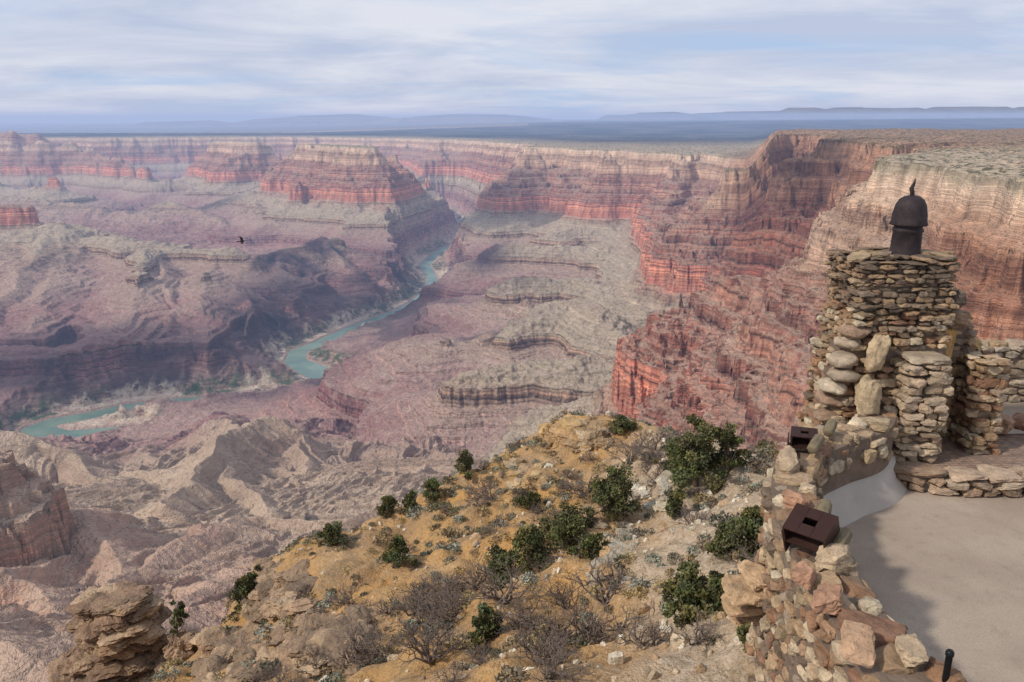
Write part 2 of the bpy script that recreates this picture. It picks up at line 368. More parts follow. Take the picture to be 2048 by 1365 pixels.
er=(26*rid(X,Y,420,12)+15*rid(X,Y,170,13)+8*rid(X,Y,70,14)+3.5*rid(X,Y,28,15)-34)
farn=fbm(X,Y,3000,5,30)*22
hs=SOFT+np.where(Y>30000,farn,er)
hb=np.full(hs.shape,-5000,'f4'); hb[:kn]=BAD; hs=np.maximum(hs,hb+2*gnoise(X/25,Y/25,19))
fl=-1446+.07*np.clip(DW,0,2600)+np.clip(DW/250,0,1)*(8+.8*(er+10)*np.clip(DW/1000,.15,1))
def smax(a,b,k=8):
    d=np.clip(.5+.5*(a-b)/k,0,1); return b+(a-b)*d+k*d*(1-d)
H=smax(smax(hE,fl),hs)
DP=np.clip(DW,0,1e5)+ (DW>30)*np.clip(DW/100,0,1)*(25*r70+35*r170)
cap=np.where(DW<60,-1448+DW*.12,-1441+np.clip(DP-60,0,140)*.8+np.clip(DP-200,0,1e5)*1.8)
H=np.where(DW<0,np.maximum(-1462,-1448+DW*.5),np.minimum(H,cap))
strata=(H-Of)/(1+Of/1150); strata=np.where(H>hE+6,np.minimum(strata,H),strata)
pale=np.clip((H-hE-4)/25,0,1)*np.clip((hs-fl)/30,0,1)*np.clip((3000-Y)/500,0,1)
pale=np.maximum(pale,np.clip((-300-X)/100,0,1)*np.clip((2100-Y)/300,0,1)*.9)
def ga(px,py,z,rx,ry,a=1.):
    p=G(px,py,z); return a*np.exp(-(((X-p[0])/rx)**2+((Y-p[1])/ry)**2))
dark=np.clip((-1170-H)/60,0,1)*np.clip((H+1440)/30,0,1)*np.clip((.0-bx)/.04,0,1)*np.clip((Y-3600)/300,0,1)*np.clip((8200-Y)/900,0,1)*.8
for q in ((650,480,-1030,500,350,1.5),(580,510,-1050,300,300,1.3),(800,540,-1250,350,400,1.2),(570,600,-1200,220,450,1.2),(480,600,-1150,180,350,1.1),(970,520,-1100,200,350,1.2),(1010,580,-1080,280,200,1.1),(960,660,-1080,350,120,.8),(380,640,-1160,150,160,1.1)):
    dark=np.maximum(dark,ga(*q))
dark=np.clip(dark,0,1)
veg=np.clip(DW/12,0,1)*np.clip((130-DW)/50,0,1)
brown_shade=np.maximum(ss(bx,.24,.3)*ss(Y,2050,2700)*np.clip((9000-Y)/2000,0,1)*.7,ss(bx,.47,.56)*np.clip((-E-30)/80,0,1)*.8)  # brown rock tone; farther headland's term also puts cloud shade into the colour
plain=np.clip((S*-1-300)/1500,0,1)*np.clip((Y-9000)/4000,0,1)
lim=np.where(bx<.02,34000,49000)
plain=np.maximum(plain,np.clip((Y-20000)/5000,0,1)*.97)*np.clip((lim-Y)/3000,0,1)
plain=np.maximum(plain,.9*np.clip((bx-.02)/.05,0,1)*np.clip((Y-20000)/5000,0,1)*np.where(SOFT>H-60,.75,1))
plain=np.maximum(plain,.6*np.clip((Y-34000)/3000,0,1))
V=np.stack([X,Y,H],-1).reshape(-1,3)
i=np.arange((nr-1)*(na-1)); rr=i//(na-1); cc=i%(na-1); a0=rr*na+cc
F=np.stack([a0,a0+1,a0+na+1,a0+na],-1)
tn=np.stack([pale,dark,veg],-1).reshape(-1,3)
mk('canyon_terrain',V,F,MC,tn,True,None,{'strata':strata,'plain':plain,'brown_shade':brown_shade})
print('terrain',time.time()-T0,len(V))
# river ribbon
wm=M('river_water',.35); wm.b.inputs['Specular IOR Level'].default_value=.35
wm.bump(wm.noise(.05,3),.4,.4); wm.col(wm.mix(wm.rng(wm.noise(.006,3),.4,.6,0,1),s2l((98,122,108)),s2l((120,140,122))))
rp=np.array(RP); tt=np.linspace(0,len(rp)-1,300)
rx=np.interp(tt,range(len(rp)),rp[:,0]); ry=np.interp(tt,range(len(rp)),rp[:,1]); rw=np.interp(tt,range(len(rp)),rp[:,2])+45
ker=np.ones(7)/7
def sm(a): return np.convolve(np.pad(a,3,mode='edge'),ker,'valid')
rx,ry=sm(rx),sm(ry); tx,ty=np.gradient(rx),np.gradient(ry); L=np.hypot(tx,ty); nx,ny=-ty/L,tx/L
A=np.stack([rx+nx*rw,ry+ny*rw,np.full(300,-1450.)],-1); B=np.stack([rx-nx*rw,ry-ny*rw,np.full(300,-1450.)],-1)
A[:,2]-=np.arange(300)*.02; B[:,2]-=np.arange(300)*.02
k=np.arange(299); mk('river',np.concatenate([A,B]),np.stack([k,k+1,k+301,k+300],-1),wm.m,None,True)
# ---------------------------------------------------------------- hillside
cp=[T(*q) for q in [(1150,842,62),(1080,882,60),(1000,930,57),(920,967,54),(850,994,52),(780,1028,50),(700,1075,48),(620,1104,46),(530,1134,44),(480,1205,41),(430,1275,38),(370,1330,36),(1250,852,59),(1350,884,52),(1480,900,45),(1560,922,41),(1700,900,40)]]
ctl=list(cp)
for c in cp:
    r=math.hypot(c[0],c[1])
    for f,kk in ((1.12,1.0),(1.45,1.15),(2.0,1.25)): ctl.append((c[0]*f,c[1]*f,c[2]-r*(f-1)*kk))
ctl+=[T(*q) for q in [(1300,1000,36),(1400,1050,28),(1250,1150,24),(1000,1100,35),(800,1150,35),(1000,1300,22),(1300,1300,17),(1500,1200,16),(700,1300,27),(600,1200,35),(850,1365,21),(1450,1365,12.5),(500,1365,30),(1530,1000,27),(300,1365,33),(1150,950,47),(900,1050,42)]]
ctl+=[(4,6,-8.6),(9,8,-9),(9,14,-10),(16,12,-9.5),(25,20,-13),(25,40,-20),(40,35,-20),(-5,6,-9.5),(-15,10,-14),(-30,15,-22),(-40,40,-42),(3,2,-8)]
C=np.array(ctl); n=len(C)
def tps(r): return np.where(r>0,r*r*np.log(r+1e-9),0)
K=tps(np.hypot(C[:,None,0]-C[None,:,0],C[:,None,1]-C[None,:,1]))+np.eye(n)*2.0
Pm=np.c_[np.ones(n),C[:,:2]]; A_=np.block([[K,Pm],[Pm.T,np.zeros((3,3))]])
wv=np.linalg.solve(A_,np.r_[C[:,2],0,0,0])
gx=np.arange(-50,55,.2); gy=np.arange(2,112,.2); HX,HY=np.meshgrid(gx,gy)
Z=wv[n]+wv[n+1]*HX+wv[n+2]*HY
for q in range(n): Z=Z+wv[q]*tps(np.hypot(HX-C[q,0],HY-C[q,1]))
det=.6*rid(HX,HY,9,41)+.35*rid(HX,HY,4,42)+.2*rid(HX,HY,1.8,43)+.1*gnoise(HX/.7,HY/.7,44)
ledge=gnoise(HX/11,HY/11,45); Z=Z+det-.4
zq=Z/.9+.6*gnoise(HX/5,HY/5,46); fr=zq-np.floor(zq); stp=(np.clip((fr-.35)/.3,0,1)-fr)*.9
Z=Z+stp*np.clip((ledge-.02)*4,0,1)
paleH=np.clip((HX/np.maximum(HY,5)-.07)/.18,0,1)*np.clip((58-HY)/12,0,1)
nyg,nxg=Z.shape; i=np.arange((nyg-1)*(nxg-1)); rr=i//(nxg-1); cc=i%(nxg-1); a0=rr*nxg+cc
mk('hillside',np.stack([HX,HY,Z],-1).reshape(-1,3),np.stack([a0,a0+1,a0+nxg+1,a0+nxg],-1),MH,None,True,None,{'pale':paleH})
def Hh(x,y):
    fx=np.clip((np.asarray(x)-gx[0])/.2,0,nxg-2.01); fy=np.clip((np.asarray(y)-gy[0])/.2,0,nyg-2.01)
    a=fx.astype(int); b=fy.astype(int); u=fx-a; v=fy-b
    return Z[b,a]*(1-u)*(1-v)+Z[b,a+1]*u*(1-v)+Z[b+1,a]*(1-u)*v+Z[b+1,a+1]*u*v
def hit(a,b):
    u,dy,dz=ray(a,b)
    t=np.arange(9,90,.1); m=np.nonzero(Hh(u*t,dy*t)>dz*t)[0]
    t=t[m[0]] if len(m) else 50.
    return np.array([u*t,dy*t,float(Hh(u*t,dy*t))]),t
print('hill',time.time()-T0)
# ---------------------------------------------------------------- rocks
def cubesurf(n):
    idx={};V=[];F=[]
    def vid(p):
        if p not in idx: idx[p]=len(V); V.append([2*c/n-1 for c in p])
        return idx[p]
    for ax in range(3):
        for sd in (0,n):
            for i in range(n):
                for j in range(n):
                    q=[]
                    for (di,dj) in ((0,0),(1,0),(1,1),(0,1)):
                        p=[0,0,0]; p[ax]=sd; p[(ax+1)%3]=i+di; p[(ax+2)%3]=j+dj; q.append(vid(tuple(p)))
                    F.append(q if sd else q[::-1])
    return np.array(V),np.array(F)
def variants(n,count,p=4.5,cuts=7,amp=.06,lay=0,lo=.72):
    V0,F0=cubesurf(n); out=[]
    for c in range(count):
        V=V0/((np.abs(V0)**p).sum(1,keepdims=True)**(1/p))
        for j in range(cuts):
            d=rng.normal(size=3); d/=np.linalg.norm(d); h=rng.uniform(lo,1.05)
            V=V-d*np.maximum(V@d-h,0)[:,None]
        for j in range(12):
            kx=rng.normal(size=3)*(2+j*1.3); V=V+rng.normal(size=3)*amp*np.sin(V@kx+rng.uniform(0,6))[:,None]/(1+j*.3)
        if lay:
            s=1+lay*np.sign(np.sin(V[:,2]*11+rng.uniform(0,6)+V[:,0]))*.5; V[:,0]*=s; V[:,1]*=s
        mn,mx=V.min(0),V.max(0); V=(V-(mn+mx)/2)/((mx-mn)/2); out.append(V)
    return out,F0
VN=variants(7,24,9,9,.045,0,.85); VL=variants(2,8,3,3,.05); VB=variants(14,14,8,16,.045,.10,.7)
def rotm(rx,ry,rz):
    return np.array(Matrix.Rotation(rz,3,'Z')@Matrix.Rotation(ry,3,'Y')@Matrix.Rotation(rx,3,'X'))
class Batch:
    def __init__(s,var): s.var,s.F0=var; s.V=[];s.F=[];s.C=[];s.n=0
    def add(s,c,half,rot,col):
        v=s.var[rng.integers(len(s.var))]*np.array(half)
        v=v@rot.T+np.array(c); s.V.append(v); s.F.append(s.F0+s.n); s.C.append(np.tile(col,(len(v),1))); s.n+=len(v)
    def build(s,name,mat,parent=None,smooth=True):
        return mk(name,np.concatenate(s.V),np.concatenate(s.F),mat,np.concatenate(s.C),smooth,parent)
PAL=[(166,142,114),(150,124,96),(144,110,84),(178,158,130),(132,100,80),(158,132,102),(112,96,80),(182,166,140),(148,118,92),(160,138,108),(150,132,112)]
def pick(P=PAL,v=.2):
    c=np.array(s2l(P[rng.integers(len(P))])); return c*rng.uniform(1-v,1+v)
def tube(P,R,k=5):
    P=np.array(P,float); R=np.array(R,float); n=len(P); d=np.gradient(P,axis=0); d/=np.linalg.norm(d,axis=1,keepdims=True)+1e-9
    up_=np.array([.31,.17,.93]); a=np.cross(d,up_); a/=np.linalg.norm(a,axis=1,keepdims=True)+1e-9; b=np.cross(d,a)
    th=np.arange(k)*2*np.pi/k
    V=(P[:,None]+R[:,None,None]*(np.cos(th)[None,:,None]*a[:,None]+np.sin(th)[None,:,None]*b[:,None])).reshape(-1,3)
    F=[(i*k+j,i*k+(j+1)%k,(i+1)*k+(j+1)%k,(i+1)*k+j) for i in range(n-1) for j in range(k)]
    return V,np.array(F)
def joinp(parts):
    V=[];F=[];n=0
    for v,f in parts: V.append(v);F.append(f+n);n+=len(v)
    return np.concatenate(V),np.concatenate(F)
# ---------------------------------------------------------------- vegetation
def leaves(cen,size,up_=.3):
    n=len(cen); a=rng.normal(size=(n,3)); a[:,2]+=up_; a/=np.linalg.norm(a,axis=1,keepdims=True)
    b=np.cross(a,rng.normal(size=(n,3))); b/=np.linalg.norm(b,axis=1,keepdims=True)
    s=size*rng.uniform(.6,1.4,(n,1))
    V=np.stack([cen-b*s*.45,cen+a*s*.9-b*s*.12,cen+a*s*.9+b*s*.12,cen+b*s*.45],1).reshape(-1,3)
    return V,np.arange(4*n).reshape(-1,4)
def juniper(base,h,w,dens=1.0,col=(82,88,62)):
    e=empty('juniper_tree'); nc=int(46*dens); parts=[]; cl=[]
    lean=rng.normal(size=2)*.08*h; lob=rng.integers(2,5); ph=rng.uniform(0,6)
    for i in range(nc):
        a=rng.uniform(0,2*np.pi); zz=rng.uniform(.08,1)**.85; prof=math.sin(min(1,zz*.95+.22)*math.pi*.93)**.5*(.78+.42*math.sin(lob*a+ph+2*zz))
        r=w/2*prof*math.sqrt(rng.uniform(.1,1))
        cl.append((r*math.cos(a)+lean[0]*zz,r*math.sin(a)+lean[1]*zz,zz*h*.93*rng.uniform(.8,1.08)))
    cl=np.array(cl)
    P=[np.array((0,0,-.3)),np.array((lean[0]*.2,lean[1]*.3,h*.25)),np.array((lean[0]*.6,lean[1]*.6,h*.6)),np.array((lean[0],lean[1],h*.85))]
    parts.append(tube(P,[.06*h,.045*h,.03*h,.008*h],7))
    for c in cl[::2]:
        t=rng.uniform(.1,.6); s=P[0]*(1-t)+P[3]*t; m=(s+c)/2+rng.normal(size=3)*.05*h
        parts.append(tube([s,m,c],[.02*h,.013*h,.004*h],4))
    V,F=joinp(parts); mk('trunk',V+base,F,MW,None,True,e)
    cen=[];cc=[]
    c0=np.array(s2l(col))
    for c in cl:
        m=int(rng.uniform(90,190)); rr=w*rng.uniform(.07,.14)
        g=rng.normal(size=(m,3)); g/=np.linalg.norm(g,axis=1,keepdims=True); g*=rr*rng.uniform(.35,1.3,(m,1))**.7; g[:,2]*=.8
        cen.append(c+g); cc.append(np.tile(c0*rng.uniform(.5,1.6)*np.array([rng.uniform(.95,1.35),1,rng.uniform(.65,1.0)]),(m,1)))
    cen=np.concatenate(cen); cc=np.concatenate(cc)
    V,F=leaves(cen,max(.09,.034*h)); mk('foliage',V+base,F,ML,np.repeat(cc,4,0),False,e)
for a,b,hp,wp in [(1390,972,130,120),(1452,958,100,80),(1345,960,70,60),(1532,900,98,100),(932,952,52,52),(868,1002,44,60),(772,1036,46,46),(820,1020,30,40),(665,1086,40,60),(795,1136,58,70),(1222,1042,110,110),(1130,1100,85,110),(1060,1145,95,110),(1000,1165,70,80),(1390,1240,105,100),(1430,1225,80,70),(1495,1115,80,110),(1452,1120,70,70),(492,1215,60,64),(510,1180,40,50),(1590,855,36,70),(1060,1020,38,56),(1240,868,34,60),(970,1280,75,60),(1180,1120,60,60),(1350,1030,55,60),(1500,1290,60,70)]:
    p,t=hit(a,b); juniper(p,hp/FL*t*1.05,wp/FL*t*1.1,1.0 if hp>60 else .6)
p=np.array(T(352,1275,37)); juniper(p,2.0,1.1,.6)
cols=[(116,118,98),(140,144,126),(108,106,80),(136,120,90),(114,114,98),(150,152,138),(124,108,88),(136,126,106),(168,146,102),(176,156,112)]
Vs=[];Cs=[];cnt=0
while cnt<3000:
    x,y=rng.uniform(-32,26),rng.uniform(9,66)
    if x>2 and y<15: continue
    if rng.random()>.5+1.1*gnoise(np.array([x/5.]),np.array([y/5.]),60)[0]: continue
    r=rng.uniform(.14,.42)*(1.6 if rng.random()<.15 else 1)*(1 if y>20 else .75)
    m=int(80+120*(30/(y+15))); g=rng.normal(size=(m,3)); g/=np.linalg.norm(g,axis=1,keepdims=True); g[:,2]=np.abs(g[:,2])*.85
    g*=r*rng.uniform(.3,1.05,(m,1))**.5
    g+=np.array([x,y,float(Hh(x,y))-.03]); Vs.append(leaves(g,max(.06,.22*r),.7)[0]); Cs.append(np.tile(np.array(s2l(cols[rng.integers(len(cols))]))*rng.uniform(.65,1.1),(4*m,1))); cnt+=1
Vs=np.concatenate(Vs); mk('sagebrush',Vs,np.arange(len(Vs)).reshape(-1,4),ML,np.concatenate(Cs),False)
def bare(h):
    parts=[]
    def grow(p,d,L,r,lv):
        q=p+d*L; m=(p+q)/2+rng.normal(size=3)*L*.12; parts.append(tube([p,m,q],[r,r*.8,r*.55],3))
        if lv==0: return
        for _ in range(rng.integers(2,4)):
            nd=d+rng.normal(size=3)*.55; nd[2]+=.12; nd/=np.linalg.norm(nd); grow(q if rng.random()<.7 else m,nd,L*rng.uniform(.6,.85),r*.62,lv-1)
    for _ in range(rng.integers(4,7)):
        d=rng.normal(size=3)*.6; d[2]=abs(d[2])+.6; d/=np.linalg.norm(d); grow(np.zeros(3),d,h*.3,h*.028,4)
    return joinp(parts)
tmpl=[bare(1) for _ in range(5)]
parts=[]
spots=[(1180,1290),(1240,1260),(860,1240),(840,1200),(900,1250),(1080,1330),(1290,1300),(700,1340),(740,1330),(980,1000),(1210,900),(1300,930),(1330,960),(1230,870),(780,1230),(560,1370),(1130,1220),(1210,1210),(1010,1210),(860,1330),(640,1350),(1390,1290),(950,1180),(1280,900),(1170,1000),(1130,1060),(830,1230),(880,1210),(850,1270),(720,1320),(1100,1290),(1060,1260),(1310,900),(1260,930),(1340,900)]
for a,b in spots:
    p,t=hit(a,b); v,f=tmpl[rng.integers(5)]; s=rng.uniform(1.3,2.4)*(1 if t>25 else .8); parts.append((v@rotm(0,0,rng.uniform(0,6)).T*s*np.array([1.2,1.2,.85])+p,f))
for _ in range(260):
    x,y=rng.uniform(-25,16),rng.uniform(11,60)
    if x>1 and y<16: continue
    v,f=tmpl[rng.integers(5)]; s=rng.uniform(.5,1.4); parts.append((v@rotm(0,0,rng.uniform(0,6)).T*s*np.array([1.2,1.2,.8])+np.array([x,y,float(Hh(x,y))-.05]),f))
V,F=joinp(parts); mk('bare_shrubs',V,F,plain_material('dead_wood',(118,104,94),5,.3,.01),None,True)
print('veg',time.time()-T0)
b=Batch(VL)
for _ in range(6500):
    x,y=rng.uniform(-30,28),9+50*rng.random()**1.3
    if x>2 and y<14: continue
    q=x/max(y,5)
    if q<.06 and rng.random()<.6: continue
    r=rng.uniform(.03,.12)*(2.2 if rng.random()<.06 else 1)
    b.add((x,y,float(Hh(x,y))+r*.2),(r*1.3,r,r*.7),rotm(*rng.uniform(0,6,3)),pick([(206,190,166),(190,170,142),(176,148,116),(212,200,178)]))
b.build('loose_stones',MR,None,False)
OC=[(192,160,112),(176,142,100),(194,166,122),(160,134,102),(178,156,126)]
def outcrop(name,items,P=OC):
    b=Batch(VB)
    for (c,h,r) in items: b.add(c,h,r,pick(P,.12))
    return b.build(name,MR,None,False)
def cluster(a0,b0,da,db,num,smin,smax,flat=.6):
    it=[]
    for _ in range(num):
        p,t=hit(a0+rng.uniform(-da,da),b0+rng.uniform(-db,db)); s=rng.uniform(smin,smax)
        it.append((p+np.array([0,.3*s,s*.05]),(s*rng.uniform(.8,1.3),s*rng.uniform(.8,1.2),s*flat),rotm(rng.normal()*.12,rng.normal()*.12,rng.uniform(0,6))))
    return it
GB=[(164,136,108),(144,120,96),(176,150,120),(132,112,92)]
outcrop('rock_outcrop',cluster(1150,872,60,22,30,.4,1.1,.6))
outcrop('rock_outcrop',cluster(1050,950,30,30,14,.25,.6,.5))
outcrop('rock_outcrop',cluster(1220,1110,50,60,40,.18,.5,.5),[(170,158,138),(156,142,120),(182,150,110)])
outcrop('rock_outcrop',cluster(1300,990,40,30,22,.2,.5,.5),[(190,180,160),(176,162,138)])
outcrop('rock_outcrop',cluster(560,1190,50,45,70,.3,.95,.4),GB)
outcrop('rock_outcrop',cluster(640,1290,80,55,80,.25,.8,.4),GB)
outcrop('rock_outcrop',cluster(470,1320,60,55,70,.3,.9,.42),GB)
def pinn(name,cx,cy,levels):
    it=[]
    for z0,z1,w,off in levels:
        nb=max(4,int(w/.8))
        for j in range(nb*2):
            a=2*np.pi*j/(nb*2)+rng.uniform(-.3,.3); r=w*.5*rng.uniform(.5,.82)
            it.append(((cx+off+r*math.cos(a),cy+r*.7*math.sin(a),(z0+z1)/2),(w*rng.uniform(.14,.26),w*rng.uniform(.14,.26),(z1-z0)*.56),rotm(rng.normal()*.05,rng.normal()*.05,rng.uniform(0,6))))
        it.append(((cx+off,cy,(z0+z1)/2),(w*.4,w*.34,(z1-z0)*.54),rotm(0,0,rng.uniform(0,6))))
    outcrop(name,it,[(160,132,104),(142,116,94),(172,146,118),(130,108,88)])
c=T(240,1290,38)
tz=T(232,1190,38)[2]
lv=[];z=tz;w=[3.8,4.2,4.4,4.6,4.3,5.2,5.6,5.4,6.2,6.8,6.7,7.4,7.8,8.2,8.8,9]
for k,ww in enumerate(w):
    dz=rng.uniform(.3,.8); lv.append((z-dz,z,ww,rng.normal()*.25+(.35 if k<4 else 0)-(.05*k))); z-=dz
pinn('rock_pinnacle',c[0],c[1],lv)
for (a,y0,tb,ws) in ((375,37,1272,[1.6,2.2,2.1,3.0,3.6,4.2,4.8,5.4,6]),(300,38,1262,[1.3,1.8,2.4,2.8,3.4,4,4.6,5]),(440,36,1300,[1.8,2.4,3,3.6,4.2,5])):
    c=T(a,1330,y0); z=T(a,tb,y0)[2]; lv=[]
    for ww in ws:
        dz=rng.uniform(.35,.65); lv.append((z-dz,z,ww,rng.normal()*.2)); z-=dz
    pinn('rock_pinnacle',c[0],c[1],lv)
# ---------------------------------------------------------------- patio, walls, chimney
ZF=-5.0; ZT=-4.05
sp=[(3.8,4.0),(3.35,4.7)]+[G(a,b_,-4.0)[:2] for a,b_ in [(1812,1325),(1705,1205),(1640,1100),(1590,990),(1602,905),(1670,868),(1745,842)]]+[(5.5,11.2)]
sp=np.array(sp); 
def catmull(P,m=14):
    Pp=np.vstack([2*P[0]-P[1],P,2*P[-1]-P[-2]]); out=[]
    for i in range(1,len(Pp)-2):
        for t in np.linspace(0,1,m,endpoint=False):
            a,b_,c_,d=Pp[i-1],Pp[i],Pp[i+1],Pp[i+2]
            out.append(.5*((2*b_)+(-a+c_)*t+(2*a-5*b_+4*c_-d)*t*t+(-a+3*b_-3*c_+d)*t**3))
    out.append(P[-1]); return np.array(out)
SPN=catmull(sp); d=np.gradient(SPN,axis=0); d/=np.linalg.norm(d,axis=1,keepdims=True)
NO=np.stack([-d[:,1],d[:,0]],-1)
def extr(name,pairs,z,mat,parent=None):
    k=len(pairs); n=len(SPN)
    V=np.concatenate([np.c_[SPN+NO*o,np.full(n,zz)] for o,zz in pairs])
    F=[(j*n+i,j*n+i+1,((j+1)%k)*n+i+1,((j+1)%k)*n+i) for j in range(k) for i in range(n-1)]
    return mk(name,V,np.array(F),mat,None,False,parent)
wall=empty('stone_wall')
extr('mortar_core',[(.24,-4.05),(.27,-9),(-.24,-9),(-.24,-4.05)],0,MMORT,wall)
cum=np.r_[0,np.cumsum(np.linalg.norm(np.diff(SPN,axis=0),axis=1))]; LT=cum[-1]
def at(s):
    p=np.array([np.interp(s,cum,SPN[:,0]),np.interp(s,cum,SPN[:,1])]); n_=np.array([np.interp(s,cum,NO[:,0]),np.interp(s,cum,NO[:,1])]); return p,n_/np.linalg.norm(n_)
b=Batch(VN)
for side,zlo in ((1,-8.6),(-1,-4.95)):
    z=zlo
    while z<-4.15:
        hh=rng.uniform(.08,.2); s=rng.uniform(0,.2)
        while s<LT:
            ww=rng.uniform(.12,.36); p,n_=at(s+ww/2); an=math.atan2(-n_[0],n_[1])
            if not(side==-1 and rng.random()<(.15 if s<LT*.55 else .45 if z>-4.5 else .92)):
                q=p+n_*side*rng.uniform(.18,.25)
                b.add((q[0],q[1],z+hh/2+rng.normal()*.015),(ww*.49,rng.uniform(.07,.11),hh*.48),rotm(rng.normal()*.06,rng.normal()*.08,an+rng.normal()*.08),pick())
            s+=ww*rng.uniform(1.0,1.12)
        z+=hh*1.03
s=0
while s<LT:
    ww=rng.uniform(.16,.36); p,n_=at(s+ww/2); an=math.atan2(-n_[0],n_[1])
    if rng.random()<.25:
        b.add((p[0],p[1],ZT+rng.uniform(-.04,.05)),(ww*.52,rng.uniform(.2,.27),rng.uniform(.05,.09)),rotm(rng.normal()*.08,rng.normal()*.08,an+rng.normal()*.2),pick())
    else:
        for o in (-.15,.13):
            q=p+n_*o; b.add((q[0],q[1],ZT+rng.uniform(-.06,.04)),(ww*.46,rng.uniform(.09,.14),rng.uniform(.05,.1)),rotm(rng.normal()*.1,rng.normal()*.1,an+rng.normal()*.3),pick())
    s+=ww*1.04
for a,b_,sx,sz in [(1668,1118,.18,.13),(1608,1150,.13,.1),(1576,930,.18,.15),(1715,1290,.18,.08),(1822,1300,.15,.07),(1655,1195,.17,.07),(1590,1000,.15,.08)]:
    p=G(a,b_,-3.92); b.add(p,(sx,sx*.75,sz),rotm(rng.normal()*.15,rng.normal()*.15,rng.uniform(0,3)),pick([(168,136,108),(154,118,94),(176,154,126)]))
for a,b_,y,sx,sz in [(1495,1180,7.7,.27,.07),(1490,1202,7.8,.3,.05),(1510,1150,7.8,.15,.05),(1488,1218,7.9,.24,.04)]:
    b.add(T(a,b_,y),(sx,.24,sz),rotm(.05,.05,.2),pick([(176,146,112),(166,136,104)]))
b.build('stones',MS,wall,False)
ip=SPN
poly_=[tuple(p) for p in ip]+[(5.5,13.8),(16,13.8),(16,3),(3.95,3)]
bm=bmesh.new(); f=bm.faces.new([bm.verts.new((x,y,ZF)) for x,y in poly_]); 
r_=bmesh.ops.extrude_face_region(bm,geom=[f]); 
for v in [g for g in r_['geom'] if isinstance(g,bmesh.types.BMVert)]: v.co.z=-9.2
bmesh.ops.recalc_face_normals(bm,faces=bm.faces[:]); bmesh.ops.triangulate(bm,faces=bm.faces[:])
me=bpy.data.meshes.new('patio_floor'); bm.to_mesh(me); bm.free()
pm=M('patio_concrete',.85); c_=pm.mix(pm.rng(pm.noise(.9,6,.6),.3,.7,0,1),s2l((150,134,118)),s2l((174,158,140)))
c_=pm.mix(pm.rng(pm.noise(60,3,.6),.5,.7,0,.5),c_,s2l((108,95,84))); c_=pm.mix(pm.rng(pm.noise(4,6,.75),.52,.7,0,.45),c_,s2l((124,108,94))); pm.bump(pm.noise(90,3),.006,.5); pm.col(c_)
me.materials.append(pm.m); po=bpy.data.objects.new('patio_floor',me); bpy.context.scene.collection.objects.link(po)
hn=len(SPN); i0=int(hn*.52)
n_=hn-i0; prof=[(-.2,-4.62),(-.29,-4.66),(-.36,-4.85),(-.5,-4.985),(-.52,-5.05),(-.2,-5.05)]
V=np.concatenate([np.c_[SPN[i0:]+NO[i0:]*o,np.full(n_,zz)] for o,zz in prof]); k=len(prof)
F=[(j*n_+i,j*n_+i+1,(j+1)*n_+i+1,(j+1)*n_+i) for j in range(k-1) for i in range(n_-1)]
mk('curved_skirting',V,np.array(F),MPLAS,None,True,wall)
def boxp(cx,cy,cz,hx,hy,hz,rz=0):
    V=np.array([(x,y,z) for x in(-1,1) for y in(-1,1) for z in(-1,1)],float)*[hx,hy,hz]; V=V@rotm(0,0,rz).T+[cx,cy,cz]
    F=np.array([(0,1,3,2),(4,6,7,5),(0,4,5,1),(2,3,7,6),(0,2,6,4),(1,5,7,3)]); return V,F
def masonry(b,cx,cy,z0,z1,hx,hy,hmin,hmax,wmin,wmax,P=PAL,jit=.05,prot=.06,sides='nsew'):
    z=z0
    while z<z1:
        hh=min(rng.uniform(hmin,hmax),max(hmin*.7,z1-z)); 
        ox,oy=rng.normal()*jit*.5,rng.normal()*jit*.5
        for sd in sides:
            L_=hx if sd in 'ns' else hy; s=-L_-.03
            while s<L_:
                ww=rng.uniform(wmin,wmax); ww=min(ww,L_-s+.08); dd=rng.uniform(.07,.13); pr=rng.uniform(-.03,prot)
                m=s+ww/2
                if sd=='s': c=(cx+m+ox,cy-hy-pr+.04+oy)
                elif sd=='n': c=(cx+m+ox,cy+hy+pr-.04+oy)
                elif sd=='w': c=(cx-hx-pr+.04+ox,cy+m+oy)
                else: c=(cx+hx+pr-.04+ox,cy+m+oy)
                half=(ww*.5,dd,hh*.5) if sd in 'ns' else (dd,ww*.5,hh*.5)
                b.add((c[0],c[1],z+hh/2+rng.normal()*.01),half,rotm(rng.normal()*.04,rng.normal()*.07,rng.normal()*.15),pick(P)); s+=ww*1.0
        z+=hh*1.01
ch=empty('stone_chimney'); b=Batch(VN)
DK=[(112,96,80),(136,112,90),(96,82,70),(152,126,98),(160,138,110),(124,108,92)]
masonry(b,5.50,11.45,-5,-4.2,.76,.6,.09,.18,.14,.36)
masonry(b,5.50,11.45,-4.2,-3.3,.7,.55,.08,.16,.12,.32,jit=.06,prot=.09)
masonry(b,5.50,11.45,-3.3,-2.62,.64,.5,.07,.13,.11,.28,jit=.05,prot=.08)
masonry(b,5.50,11.45,-2.62,-1.93,.63,.5,.035,.09,.1,.28,DK,.05,.07)
for _ in range(34): b.add((5.5+rng.uniform(-.64,.64),11.45+rng.uniform(-.45,.45),-1.92+rng.uniform(-.02,.06)),(rng.uniform(.1,.22),rng.uniform(.1,.2),rng.uniform(.015,.04)),rotm(rng.normal()*.08,rng.normal()*.1,rng.uniform(0,6)),pick(DK))
bb=Batch(variants(7,10,2.6,4,.04,0,.8))
